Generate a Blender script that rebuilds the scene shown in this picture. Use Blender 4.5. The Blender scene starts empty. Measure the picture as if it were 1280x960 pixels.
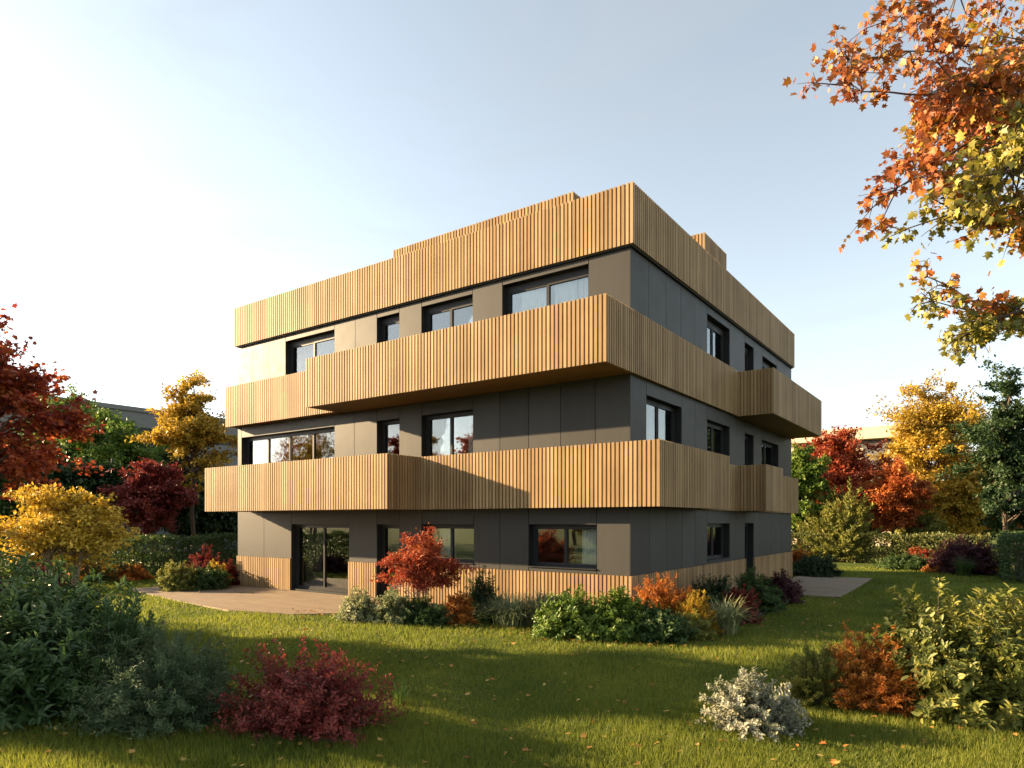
import bpy, bmesh, math, random
import numpy as np

# ------------------------------------------------------------------ camera, sky, sun, exposure
SC = bpy.context.scene
COL = SC.collection
FPX, CX, HZ, EYE = 841.0, 640.0, 651.0, 2.36
RX = np.array([.8142, .5806, 0.]); FX = np.array([-.5806, .8142, 0.])
CAM = -(2.69 * RX + 15.3 * FX); CAM[2] = EYE

cam = bpy.data.cameras.new("camera"); cam_o = bpy.data.objects.new("camera", cam); COL.objects.link(cam_o)
cam.sensor_width = 36; cam.lens = 36 * FPX / 1280; cam.shift_y = (HZ - 480) / 1280
cam.clip_start = .1; cam.clip_end = 3000
cam_o.location = CAM; cam_o.rotation_euler = (math.pi / 2, 0, math.asin(.5806))
SC.camera = cam_o

SUN_DIR = np.array([-2.9, -1.0, .85]); SUN_DIR /= np.linalg.norm(SUN_DIR)      # towards the sun
EL = math.asin(SUN_DIR[2]); AZ = math.atan2(SUN_DIR[0], SUN_DIR[1])
w = bpy.data.worlds.new("World"); SC.world = w; w.use_nodes = True
nt = w.node_tree; bg = nt.nodes['Background']
sky = nt.nodes.new('ShaderNodeTexSky'); sky.sky_type = 'NISHITA'; sky.sun_disc = False
sky.sun_elevation = EL; sky.sun_rotation = AZ % (2 * math.pi)
sky.air_density = 1.0; sky.dust_density = .7; sky.ozone_density = 1.0; sky.altitude = 100
hs = nt.nodes.new('ShaderNodeHueSaturation'); hs.inputs['Saturation'].default_value = .50; hs.inputs['Hue'].default_value = .486
nt.links.new(sky.outputs[0], hs.inputs['Color']); tcw = nt.nodes.new('ShaderNodeTexCoord'); mpw = nt.nodes.new('ShaderNodeMapping'); mpw.inputs['Scale'].default_value = (1.2, 3.2, 7.0); mpw.inputs['Rotation'].default_value = (.2, .1, .5)
nzw = nt.nodes.new('ShaderNodeTexNoise'); nzw.inputs['Scale'].default_value = 1.1; nzw.inputs['Detail'].default_value = 7; nzw.inputs['Roughness'].default_value = .62; nzw.inputs['Distortion'].default_value = .6
mrw = nt.nodes.new('ShaderNodeMapRange'); mrw.inputs[1].default_value = .48; mrw.inputs[2].default_value = .8; mrw.inputs[4].default_value = .4
mxw = nt.nodes.new('ShaderNodeMix'); mxw.data_type = 'RGBA'; mxw.inputs[7].default_value = (1.95, 2.02, 2.08, 1)     # thin cirrus over the clear sky
nt.links.new(tcw.outputs['Generated'], mpw.inputs[0]); nt.links.new(mpw.outputs[0], nzw.inputs['Vector']); nt.links.new(nzw.outputs['Fac'], mrw.inputs[0])
nt.links.new(mrw.outputs[0], mxw.inputs[0]); nt.links.new(hs.outputs[0], mxw.inputs[6]); nt.links.new(mxw.outputs[2], bg.inputs[0]); bg.inputs[1].default_value = .072
sun = bpy.data.lights.new("sun", 'SUN'); sun.energy = 5.0; sun.angle = math.radians(.6); sun.color = (1.0, .72, .40)
sun_o = bpy.data.objects.new("sun", sun); COL.objects.link(sun_o)
from mathutils import Vector
sun_o.rotation_euler = Vector(SUN_DIR).to_track_quat('Z', 'Y').to_euler()
SC.view_settings.view_transform = 'Standard'; SC.view_settings.look = 'None'
SC.view_settings.exposure = 2.2; SC.view_settings.gamma = 1; SC.view_settings.use_curve_mapping = False
SC.cycles.max_bounces = 8; SC.cycles.transparent_max_bounces = 12
SC.cycles.use_denoising = True

# ------------------------------------------------------------------ helpers
def at(u, D, z=0.):
    p = CAM + D * FX + (u - CX) / FPX * D * RX
    return np.array([p[0], p[1], z])
def ground_d(v): return EYE * FPX / (v - HZ)
def zof(v, D): return EYE - (v - HZ) / FPX * D
def on_x(u, x0):
    d = (u - CX) / FPX * RX + FX; t = (x0 - CAM[0]) / d[0]
    return t
def tag(o, label=None, cat=None, group=None, kind=None):
    if label: o['label'] = label
    if cat: o['category'] = cat
    if group: o['group'] = group
    if kind: o['kind'] = kind
    return o
def empty(name, loc=(0, 0, 0), **k):
    o = bpy.data.objects.new(name, None); o.location = loc; o.empty_display_size = .3
    COL.objects.link(o); return tag(o, **k)
def link(name, me, mat=None, parent=None, loc=None):
    o = bpy.data.objects.new(name, me); COL.objects.link(o)
    if mat: me.materials.append(mat)
    if parent: o.parent = parent
    if loc is not None: o.location = loc
    return o

class MB:
    """collects boxes, prisms and tubes into ONE mesh"""
    def __init__(s): s.v = []; s.f = []
    def box(s, a, b):
        x0, y0, z0 = np.minimum(a, b); x1, y1, z1 = np.maximum(a, b); n = len(s.v)
        s.v += [(x0, y0, z0), (x1, y0, z0), (x1, y1, z0), (x0, y1, z0), (x0, y0, z1), (x1, y0, z1), (x1, y1, z1), (x0, y1, z1)]
        s.f += [(n, n+3, n+2, n+1), (n+4, n+5, n+6, n+7), (n, n+1, n+5, n+4), (n+1, n+2, n+6, n+5), (n+2, n+3, n+7, n+6), (n+3, n, n+4, n+7)]
        return s
    def prism(s, poly, z0, z1):
        n = len(s.v); k = len(poly)
        s.v += [(p[0], p[1], z0) for p in poly] + [(p[0], p[1], z1) for p in poly]
        s.f += [tuple(n + i for i in range(k))[::-1], tuple(n + k + i for i in range(k))]
        s.f += [(n+i, n+(i+1) % k, n+k+(i+1) % k, n+k+i) for i in range(k)]
        return s
    def tube(s, pts, rad, sides=5):
        pts = [np.array(p, float) for p in pts]; n0 = len(s.v); k = len(pts)
        for i, p in enumerate(pts):
            t = pts[min(i+1, k-1)] - pts[max(i-1, 0)]; t /= (np.linalg.norm(t) + 1e-9)
            a = np.cross(t, (0, 0, 1.) if abs(t[2]) < .9 else (1., 0, 0)); a /= np.linalg.norm(a); b = np.cross(t, a)
            for j in range(sides):
                an = 2 * math.pi * j / sides
                s.v.append(tuple(p + rad[i] * (math.cos(an) * a + math.sin(an) * b)))
        for i in range(k - 1):
            for j in range(sides):
                q = n0 + i * sides; s.f.append((q + j, q + (j+1) % sides, q + sides + (j+1) % sides, q + sides + j))
        return s
    def build(s, name, mat, parent=None, smooth=False, loc=None):
        me = bpy.data.meshes.new(name); me.from_pydata([tuple(map(float, p)) for p in s.v], [], s.f)
        bm = bmesh.new(); bm.from_mesh(me); bmesh.ops.recalc_face_normals(bm, faces=bm.faces); bm.to_mesh(me); bm.free()
        if smooth: me.shade_smooth()
        return link(name, me, mat, parent, loc)

def uniform_mesh(name, V, F):
    """numpy verts (n,3) and faces (m,k) all of k corners"""
    me = bpy.data.meshes.new(name); m, k = F.shape
    me.vertices.add(len(V)); me.vertices.foreach_set('co', np.ascontiguousarray(V, dtype=np.float32).ravel())
    me.loops.add(m * k); me.loops.foreach_set('vertex_index', np.ascontiguousarray(F, dtype=np.int32).ravel())
    me.polygons.add(m); me.polygons.foreach_set('loop_start', np.arange(0, m * k, k, dtype=np.int32))
    me.update(calc_edges=True); return me

# ------------------------------------------------------------------ materials
def mat_new(name):
    m = bpy.data.materials.new(name); m.use_nodes = True; n = m.node_tree
    return m, n, n.nodes['Principled BSDF']
def ramp(n, fac, stops):
    r = n.nodes.new('ShaderNodeValToRGB'); e = r.color_ramp.elements
    while len(e) > 1: e.remove(e[-1])
    e[0].position = stops[0][0]; e[0].color = (*stops[0][1], 1)
    for p, c in stops[1:]:
        q = e.new(p); q.color = (*c, 1)
    n.links.new(fac, r.inputs[0]); return r.outputs[0]
def noise(n, scale, detail=3, rough=.55, vec=None, mapscale=None, coord='Object'):
    t = n.nodes.new('ShaderNodeTexNoise'); t.inputs['Scale'].default_value = scale
    t.inputs['Detail'].default_value = detail; t.inputs['Roughness'].default_value = rough
    if vec is None:
        tc = n.nodes.new('ShaderNodeTexCoord'); vec = tc.outputs[coord]
    if mapscale:
        mp = n.nodes.new('ShaderNodeMapping'); mp.inputs['Scale'].default_value = mapscale
        n.links.new(vec, mp.inputs[0]); vec = mp.outputs[0]
    n.links.new(vec, t.inputs['Vector']); return t.outputs['Fac']
def math_n(n, op, a, b=None, clamp=False):
    t = n.nodes.new('ShaderNodeMath'); t.operation = op; t.use_clamp = clamp
    for i, x in enumerate((a, b)):
        if x is None: continue
        if isinstance(x, (int, float)): t.inputs[i].default_value = x
        else: n.links.new(x, t.inputs[i])
    return t.outputs[0]
def bump(n, h, strength, dist, p):
    b = n.nodes.new('ShaderNodeBump'); b.inputs['Strength'].default_value = strength; b.inputs['Distance'].default_value = dist
    n.links.new(h, b.inputs['Height']); n.links.new(b.outputs[0], p.inputs['Normal'])

def wood_mat(name, c0, c1, c2, rough=.6):
    m, n, p = mat_new(name)
    g = n.nodes.new('ShaderNodeNewGeometry')
    gr = noise(n, 3.0, 5, .65, mapscale=(22, 22, 1.1)); big = noise(n, .9, 2)
    f = math_n(n, 'ADD', math_n(n, 'MULTIPLY', gr, .55), math_n(n, 'MULTIPLY', g.outputs['Random Per Island'], .45))
    f = math_n(n, 'ADD', f, math_n(n, 'MULTIPLY', math_n(n, 'SUBTRACT', big, .5), .55), True)
    n.links.new(ramp(n, f, [(.12, c0), (.5, c1), (.85, c2)]), p.inputs['Base Color'])
    p.inputs['Roughness'].default_value = rough; p.inputs['Specular IOR Level'].default_value = .12
    bump(n, gr, .12, .003, p); return m
M = {}
M['wood'] = wood_mat('larch_wood', (.19, .120, .060), (.30, .197, .098), (.405, .278, .148))
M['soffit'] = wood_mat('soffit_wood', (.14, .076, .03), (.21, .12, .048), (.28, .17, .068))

def panel_mat(name, c, rough, var=.12):
    m, n, p = mat_new(name)
    g = n.nodes.new('ShaderNodeNewGeometry')
    f = math_n(n, 'ADD', math_n(n, 'MULTIPLY', g.outputs['Random Per Island'], .45), math_n(n, 'MULTIPLY', noise(n, 2.2, 5, .65, mapscale=(2.2, 2.2, .22)), .55))
    n.links.new(ramp(n, f, [(.1, tuple(x * (1 - var) for x in c)), (.9, tuple(x * (1 + var) for x in c))]), p.inputs['Base Color'])
    r = noise(n, 2.5, 4); n.links.new(math_n(n, 'ADD', math_n(n, 'MULTIPLY', r, .16), rough - .08), p.inputs['Roughness'])
    p.inputs['Specular IOR Level'].default_value = .13
    bump(n, noise(n, .7, 2), .06, .02, p); return m
M['panel'] = panel_mat('anthracite_panel', (.049, .0478, .0452), .5, .22)
M['backing'] = panel_mat('dark_lining', (.022, .023, .024), .5)
M['frame'] = panel_mat('window_frame_metal', (.028, .029, .031), .4)
M['render'] = panel_mat('grey_render', (.16, .16, .155), .8)
M['cream'] = panel_mat('cream_render', (.62, .52, .37), .85)
M['interior'] = panel_mat('interior_plaster', (.35, .32, .28), .9)
M['roofing'] = panel_mat('roof_gravel', (.22, .21, .19), .95)

m, n, p = mat_new('window_glass'); M['glass'] = m
out = n.nodes['Material Output']; n.nodes.remove(p)
tr = n.nodes.new('ShaderNodeBsdfTransparent'); tr.inputs[0].default_value = (.86, .89, .88, 1)
gl = n.nodes.new('ShaderNodeBsdfGlossy'); gl.inputs['Roughness'].default_value = .01; gl.inputs[0].default_value = (.92, .94, .95, 1)
fr = n.nodes.new('ShaderNodeFresnel'); fr.inputs['IOR'].default_value = 1.5
mx = n.nodes.new('ShaderNodeMixShader')
n.links.new(math_n(n, 'ADD', math_n(n, 'MULTIPLY', fr.outputs[0], .85), .11, True), mx.inputs[0])
bb = n.nodes.new('ShaderNodeBump'); bb.inputs['Strength'].default_value = .05; bb.inputs['Distance'].default_value = .02
n.links.new(noise(n, 1.3, 2), bb.inputs['Height']); n.links.new(bb.outputs[0], gl.inputs['Normal'])
n.links.new(tr.outputs[0], mx.inputs[1]); n.links.new(gl.outputs[0], mx.inputs[2]); n.links.new(mx.outputs[0], out.inputs[0])

m, n, p = mat_new('curtain_cloth'); M['curtain'] = m
p.inputs['Base Color'].default_value = (.80, .79, .76, 1); p.inputs['Roughness'].default_value = .9
t = n.nodes.new('ShaderNodeBsdfTranslucent'); t.inputs[0].default_value = (.7, .68, .62, 1)
mx = n.nodes.new('ShaderNodeMixShader'); mx.inputs[0].default_value = .06
n.links.new(p.outputs[0], mx.inputs[1]); n.links.new(t.outputs[0], mx.inputs[2]); n.links.new(mx.outputs[0], n.nodes['Material Output'].inputs[0])

def leaf_mat(name, stops, scale=1.6, iso=.5, trans=.35, rough=.5, spec=.35):
    m, n, p = mat_new(name)
    g = n.nodes.new('ShaderNodeNewGeometry')
    nz = noise(n, scale, 2, .5, vec=g.outputs['Position'])
    nz = math_n(n, 'ADD', math_n(n, 'MULTIPLY', math_n(n, 'SUBTRACT', nz, .5), 2.2), .5)
    f = math_n(n, 'ADD', math_n(n, 'MULTIPLY', nz, 1 - iso), math_n(n, 'MULTIPLY', g.outputs['Random Per Island'], iso), True)
    c = ramp(n, f, stops)
    n.links.new(c, p.inputs['Base Color']); p.inputs['Roughness'].default_value = rough; p.inputs['Specular IOR Level'].default_value = spec
    t = n.nodes.new('ShaderNodeBsdfTranslucent'); n.links.new(c, t.inputs[0])
    mx = n.nodes.new('ShaderNodeMixShader'); mx.inputs[0].default_value = trans
    n.links.new(p.outputs[0], mx.inputs[1]); n.links.new(t.outputs[0], mx.inputs[2]); n.links.new(mx.outputs[0], n.nodes['Material Output'].inputs[0])
    return m
L = {}
L['maple_red'] = leaf_mat('red_maple_leaves', [(0, (.13, .022, .018)), (.4, (.31, .05, .026)), (.7, (.46, .115, .032)), (1, (.54, .22, .05))])
L['crimson'] = leaf_mat('crimson_leaves', [(0, (.085, .014, .014)), (.5, (.21, .034, .028)), (1, (.34, .075, .045))])
L['fire'] = leaf_mat('fiery_leaves', [(0, (.19, .028, .018)), (.5, (.37, .065, .028)), (1, (.50, .18, .04))])
L['orange'] = leaf_mat('orange_leaves', [(0, (.28, .07, .015)), (.5, (.52, .18, .025)), (1, (.62, .31, .05))])
L['yellow'] = leaf_mat('yellow_leaves', [(0, (.32, .20, .02)), (.5, (.55, .36, .035)), (1, (.66, .48, .07))])
L['gold'] = leaf_mat('golden_leaves', [(0, (.13, .13, .02)), (.3, (.36, .25, .03)), (.7, (.54, .34, .04)), (1, (.62, .44, .09))])
L['olive'] = leaf_mat('olive_leaves', [(0, (.10, .12, .024)), (.5, (.24, .25, .05)), (1, (.42, .38, .09))])
L['lime'] = leaf_mat('bright_green_leaves', [(0, (.05, .10, .015)), (.5, (.13, .21, .03)), (1, (.26, .32, .06))])
L['green'] = leaf_mat('green_leaves', [(0, (.025, .055, .015)), (.5, (.055, .105, .025)), (1, (.12, .17, .04))])
L['dark'] = leaf_mat('dark_green_leaves', [(0, (.016, .038, .012)), (.5, (.032, .066, .020)), (1, (.075, .115, .035))], spec=.45)
L['bluegreen'] = leaf_mat('grey_green_leaves', [(0, (.05, .085, .038)), (.5, (.11, .165, .075)), (1, (.23, .27, .13))])
L['laurel'] = leaf_mat('laurel_leaves', [(0, (.028, .062, .018)), (.5, (.06, .115, .032)), (1, (.15, .21, .075))], spec=.5, rough=.42)
L['flame'] = leaf_mat('flame_leaves', [(0, (.24, .045, .018)), (.5, (.45, .12, .03)), (1, (.56, .23, .045))])
L['silver'] = leaf_mat('silvery_grass_blades', [(0, (.08, .12, .06)), (.5, (.19, .24, .13)), (1, (.36, .37, .22))])
L['pale'] = leaf_mat('variegated_leaves', [(0, (.09, .14, .05)), (.45, (.24, .27, .12)), (1, (.50, .47, .27))])
L['white'] = leaf_mat('white_edged_leaves', [(0, (.07, .10, .05)), (.4, (.27, .285, .19)), (1, (.57, .53, .42))])
L['lemon'] = leaf_mat('yellow_green_leaves', [(0, (.045, .07, .014)), (.4, (.17, .19, .038)), (.75, (.33, .32, .075)), (1, (.50, .43, .15))])
L['purple'] = leaf_mat('purple_leaves', [(0, (.04, .015, .025)), (.5, (.085, .025, .035)), (1, (.15, .05, .045))])
L['hedge'] = leaf_mat('hedge_leaves', [(0, (.022, .048, .014)), (.5, (.05, .09, .022)), (1, (.11, .14, .035))])
L['hedge2'] = leaf_mat('yellowing_hedge_leaves', [(0, (.05, .07, .02)), (.5, (.14, .16, .045)), (1, (.30, .28, .09))])
L['canopy'] = leaf_mat('turning_maple_leaves', [(0, (.20, .045, .018)), (.33, (.36, .115, .022)), (.55, (.36, .20, .028)), (.8, (.28, .24, .034)), (1, (.13, .15, .026))], scale=.75, iso=.45, trans=.24)
L['canopy2'] = leaf_mat('yellow_green_maple_leaves', [(0, (.075, .09, .018)), (.5, (.22, .20, .03)), (1, (.42, .30, .045))], scale=.75, iso=.5, trans=.24)
L['canopy3'] = leaf_mat('orange_maple_leaves', [(0, (.17, .035, .016)), (.5, (.36, .11, .022)), (.8, (.40, .20, .035)), (1, (.18, .155, .03))], scale=.9, iso=.5, trans=.24)
L['grass'] = leaf_mat('grass_blades', [(0, (.062, .092, .014)), (.5, (.155, .19, .023)), (1, (.30, .295, .04))], scale=.5, iso=.5, trans=.5, rough=.6)
L['litter'] = leaf_mat('fallen_leaf', [(0, (.22, .07, .02)), (.5, (.42, .20, .04)), (1, (.50, .36, .10))], iso=1, trans=.1)
def bark(name, c):
    m, n, p = mat_new(name)
    f = noise(n, 9, 5, .65, mapscale=(3, 3, .7))
    n.links.new(ramp(n, f, [(.3, tuple(x * .5 for x in c)), (.7, tuple(x * 1.35 for x in c))]), p.inputs['Base Color'])
    p.inputs['Roughness'].default_value = .9; bump(n, f, .6, .02, p); return m
M['bark'] = bark('brown_bark', (.085, .06, .042)); M['palebark'] = bark('pale_bark', (.24, .18, .12))

m, n, p = mat_new('lawn_ground'); M['lawn'] = m
f = noise(n, .45, 6, .6); f2 = noise(n, 14, 4, .7)
n.links.new(ramp(n, math_n(n, 'ADD', math_n(n, 'MULTIPLY', f, .6), math_n(n, 'MULTIPLY', f2, .4)), [(.3, (.04, .06, .012)), (.5, (.075, .10, .018)), (.7, (.13, .145, .026))]), p.inputs['Base Color'])
p.inputs['Roughness'].default_value = 1; p.inputs['Specular IOR Level'].default_value = .1; bump(n, f2, .8, .05, p)
m, n, p = mat_new('mulch_soil'); M['soil'] = m
f = noise(n, 16, 6, .7); n.links.new(ramp(n, f, [(.3, (.012, .008, .005)), (.6, (.028, .019, .011)), (.8, (.075, .045, .022))]), p.inputs['Base Color'])
p.inputs['Roughness'].default_value = 1; bump(n, f, 1, .06, p)
m, n, p = mat_new('terrace_decking'); M['terrace'] = m
tc = n.nodes.new('ShaderNodeTexCoord'); br = n.nodes.new('ShaderNodeTexBrick')
br.offset = .5; br.inputs['Scale'].default_value = 1; br.inputs['Brick Width'].default_value = 2.4; br.inputs['Row Height'].default_value = .14
br.inputs['Mortar Size'].default_value = .006; br.inputs['Color1'].default_value = (.27, .195, .12, 1); br.inputs['Color2'].default_value = (.21, .15, .09, 1); br.inputs['Mortar'].default_value = (.10, .07, .05, 1)
n.links.new(tc.outputs['Object'], br.inputs['Vector'])
mixc = n.nodes.new('ShaderNodeMix'); mixc.data_type = 'RGBA'; mixc.blend_type = 'MULTIPLY'; mixc.inputs[0].default_value = .6
n.links.new(br.outputs[0], mixc.inputs[6]); n.links.new(ramp(n, noise(n, 2.2, 6, .7), [(.3, (.55, .52, .5)), (.7, (1, 1, 1))]), mixc.inputs[7])
n.links.new(mixc.outputs[2], p.inputs['Base Color']); p.inputs['Roughness'].default_value = .75

# ------------------------------------------------------------------ setting: ground, terraces, beds
def sheet(name, poly, z, mat, **k):
    me = bpy.data.meshes.new(name); me.from_pydata([(p[0], p[1], z) for p in poly], [], [tuple(range(len(poly)))])
    me.update()
    if me.polygons[0].normal.z < 0: me.flip_normals()
    return tag(link(name, me, mat), kind='structure', **k)
sheet('lawn', [(-900, -900), (900, -900), (900, 900), (-900, 900)], 0, M['lawn'])
TERR_A = [(-17.2, -3.0), (-12.5, -3.75), (-9.4, -4.1), (-7.4, -3.6), (-6.5, -2.7), (-6.5, -.06), (-17.2, -.06)]
tb = MB(); tb.prism(TERR_A, -.1, .05); tag(tb.build('terrace', M['terrace']), kind='structure')
TERR_B = [(.10, 8.3), (2.95, 8.4), (2.8, 16.4), (.10, 16.4)]
tb = MB(); tb.prism(TERR_B, -.1, .05); tag(tb.build('terrace', M['terrace']), kind='structure')
_front = [(440, 765), (500, 771), (590, 774), (680, 787), (740, 797), (860, 797), (935, 781), (985, 755), (1000, 740)]
BED = [tuple(at(u_, ground_d(v_))[:2]) for u_, v_ in _front] + [(2.0, 8.1), (.10, 8.2), (.10, -.10), (-6.4, -.10)]
sheet('planting_bed', BED, .055, M['soil'])

# ------------------------------------------------------------------ the apartment building
X0, Y1, ZT = -15.45, 15.1, 8.62
B = empty('apartment_building', (0, 0, 0), label='three storey apartment block with wooden slatted balconies and dark grey panels', cat='building')
def pt(face, a, o, z): return (a, -o, z) if face == 'A' else (o, a, z)
def fbox(mb, face, a0, a1, o0, o1, z0, z1): mb.box(pt(face, a0, o0, z0), pt(face, a1, o1, z1))
# openings: (a0, a1, z0, z1)
F0, F1z, F2z = 0.06, 3.06, 6.10
WIN = {
 'A': [  # floor, a0, a1, z0, z1, panes, curtains (list of (from, to) fractions)
   (2, -12.67, -10.18, 6.2, 8.40, 2, [(.22, .5), (.55, 1)]), (2, -8.26, -7.33, 6.2, 8.42, 1, [(.3, 1)]),
   (2, -6.45, -4.60, 6.2, 8.42, 2, [(.2, .5), (.55, 1)]), (2, -3.61, -1.08, 6.2, 8.45, 2, [(.15, .5), (.55, .8), (.82, 1)]),
   (1, -15.22, -10.18, 3.16, 5.34, 4, [(.04, .16), (.84, .99)]), (1, -8.26, -7.33, 3.16, 5.34, 1, []),
   (1, -6.45, -4.59, 3.16, 5.34, 2, [(.08, .30), (.78, .98)]),
   (0, -12.36, -9.50, .10, 2.25, 2, [(.12, .40), (.88, 1)]), (0, -8.26, -7.33, .10, 2.25, 1, [(.3, .8)]),
   (0, -6.45, -4.56, 1.2, 2.26, 2, [(.22, .5), (.88, 1)]), (0, -2.79, -.86, 1.2, 2.27, 2, [(.70, .98)])],
 'B': [(2, 5.08, 7.12, 6.2, 8.36, 2, [(.0, .12), (.3, .5)]), (2, 8.71, 9.73, 6.2, 8.32, 1, []), (2, 10.82, 12.80, 6.2, 8.28, 2, [(.1, .3)]),
   (1, .88, 3.11, 3.16, 5.36, 2, [(.03, .2), (.4, .5)]), (1, 5.08, 7.12, 3.16, 5.30, 2, [(.05, .2)]), (1, 8.71, 9.73, 3.16, 5.29, 1, []),
   (1, 10.72, 13.04, 3.16, 5.27, 2, [(.03, .15)]),
   (0, 5.08, 7.12, 1.19, 2.28, 2, [(.05, .2), (.45, .55)]), (0, 8.71, 9.73, .10, 2.28, 1, [])]}
EXTRA = {'A': {2: [-14.585, -13.6, -9.21], 1: [-9.25, -3.69, -2.79, -1.85, -.90], 0: [-13.88, -3.69]},
         'B': {2: [1.01, 2.06, 3.05, 4.08, 13.9], 1: [4.11, 14.1], 0: [1.05, 2.1, 3.15, 4.1, 10.5, 12.0, 13.5]}}
SPAN = {'A': (X0, 0.), 'B': (0.0, Y1)}
ZF = {0: (1.10, 2.70), 1: (2.70, 5.72), 2: (5.72, ZT)}
ZB = {0: (0.0, 2.70), 1: (2.70, 5.72), 2: (5.72, ZT)}
back, clad = MB(), MB()
for fc in 'AB':
    for fl in (0, 1, 2):
        wins = [q for q in WIN[fc] if q[0] == fl]
        cuts = sorted(set([SPAN[fc][0], SPAN[fc][1]] + [c for q in wins for c in q[1:3]] + EXTRA[fc][fl]))
        for a0, a1 in zip(cuts[:-1], cuts[1:]):
            hole = [q for q in wins if q[1] < (a0 + a1) / 2 < q[2]]
            zb0, zb1 = ZB[fl]; zc0, zc1 = ZF[fl]
            rngs = [(zb0, zb1)] if not hole else [(zb0, hole[0][3]), (hole[0][4], zb1)]
            e0 = .30 if (fc == 'B' and a0 == 0.) else 0.     # butt the two backing walls at the corner
            for z0, z1 in rngs:
                fbox(back, fc, max(a0, SPAN[fc][0] + e0), a1 if (fc == 'B' or a1 < 0) else -.022, -.30, -.022, z0, z1)
                c0, c1 = max(z0, zc0), min(z1, zc1)
                if c1 - c0 > .03:
                    ga = .008; gl_ = .014 if any(abs(a0 - q[1]) < 1e-6 for q in wins) else ga
                    lo = a0 + (gl_ if a0 > SPAN[fc][0] else (0 if fc == 'A' else .001)); hi = a1 - (ga if a1 < SPAN[fc][1] - 1e-6 else (0.0 if fc == 'B' else .021))
                    fbox(clad, fc, lo, hi, -.020, 0, c0 + .002, c1 - .002)
# far sides and roof
back.box((X0, Y1 - .3, 0), (-.30, Y1, ZT)); back.box((X0, .30, 0), (X0 + .3, Y1 - .3, ZT))
back.build('wall', M['backing'], B); clad.build('wall_panel_cladding', M['panel'], B)
rf = MB(); rf.box((X0, 0, ZT + .002), (0, Y1, ZT + .4)); rf.build('roof', M['roofing'], B)
it = MB()
for z in (F0, F1z, F2z): it.box((X0 + .31, .31, z - .25 if z > 1 else 0), (-.31, Y1 - .31, z))
for z in (2.64, 5.66, 8.56): it.box((X0 + .31, .31, z - .02), (-.31, Y1 - .31, z))
it.box((X0 + 1, 4.5, .07), (-4.6, Y1 - 1, 2.6)); it.box((X0 + 1, 4.5, 3.07), (-4.6, Y1 - 1, 5.6)); it.box((X0 + 1, 4.5, 6.11), (-4.6, Y1 - 1, 8.5))
for x in (-9.4, -7.0, -4.0):
    for z0, z1 in ((.07, 2.6), (3.07, 5.6), (6.11, 8.5)): it.box((x, .32, z0), (x + .12, 4.49, z1))
for y in (4.2, 8.2, 10.2):
    for z0, z1 in ((.07, 2.6), (3.07, 5.6), (6.11, 8.5)): it.box((-4.59, y, z0), (-.32, y + .12, z1))
it.build('interior', M['interior'], B)

def pleat(face, a0, a1, o, z0, z1, rnd):
    n = max(8, int((a1 - a0) * 60)); V = []; F = []
    for i in range(n + 1):
        a = a0 + (a1 - a0) * i / n
        oo = o + .03 * math.sin(i * 1.15 + rnd.random() * .5) + .012 * math.sin(i * .41)
        V += [pt(face, a, oo, z0), pt(face, a, oo * .98 + o * .02, z1)]
    F = [(2*i, 2*i+2, 2*i+3, 2*i+1) for i in range(n)]
    me = bpy.data.meshes.new('curtain'); me.from_pydata(V, [], F); me.shade_smooth(); return me
rw = random.Random(5)
for fc in 'AB':
    for fl, a0, a1, z0, z1, npn, curt in WIN[fc]:
        door = z0 < .5 or fl > 0
        e = empty('glazed_door' if (fl == 0 and door) else 'window', (0, 0, 0)); e.parent = B
        fm = MB(); o0, o1 = -.27, -.19; w_ = .065; g = .003
        b0, b1, c0, c1 = a0 + g, a1 - g, z0 + g, z1 - g
        head = .16 if fl == 2 else .07
        fbox(fm, fc, b0, b0 + w_, o0, o1, c0, c1); fbox(fm, fc, b1 - w_, b1, o0, o1, c0, c1)
        fbox(fm, fc, b0 + w_, b1 - w_, o0, o1, c0, c0 + w_); fbox(fm, fc, b0 + w_, b1 - w_, o0, o1, c1 - head, c1)
        fm.build('frame', M['frame'], e)
        if z0 > 1:
            s = MB(); fbox(s, fc, b0, b1, -.185, .035, c0, c0 + .025); s.build('sill', M['frame'], e)
        iw = (b1 - b0 - 2 * w_); pw = iw / npn
        for k in range(npn):
            p0 = b0 + w_ + k * pw + .002; p1 = p0 + pw - .004; q0, q1 = c0 + w_ + .002, c1 - head - .002; sw = .042
            sm = MB(); so0, so1 = -.25, -.205 + .012 * (k % 2)
            fbox(sm, fc, p0, p0 + sw, so0, so1, q0, q1); fbox(sm, fc, p1 - sw, p1, so0, so1, q0, q1)
            fbox(sm, fc, p0 + sw, p1 - sw, so0, so1, q0, q0 + sw); fbox(sm, fc, p0 + sw, p1 - sw, so0, so1, q1 - sw, q1)
            sm.build('sash', M['frame'], e)
            gm = MB(); fbox(gm, fc, p0 + sw - .008, p1 - sw + .008, -.236, -.232, q0 + sw - .008, q1 - sw + .008)
            gm.build('pane', M['glass'], e)
        for u0, u1 in curt:
            link('curtain', pleat(fc, a0 + (a1 - a0) * u0, a0 + (a1 - a0) * u1, -.335, max(z0 + .03, .1), z1 - .05, rw), M['curtain'], e)

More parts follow.
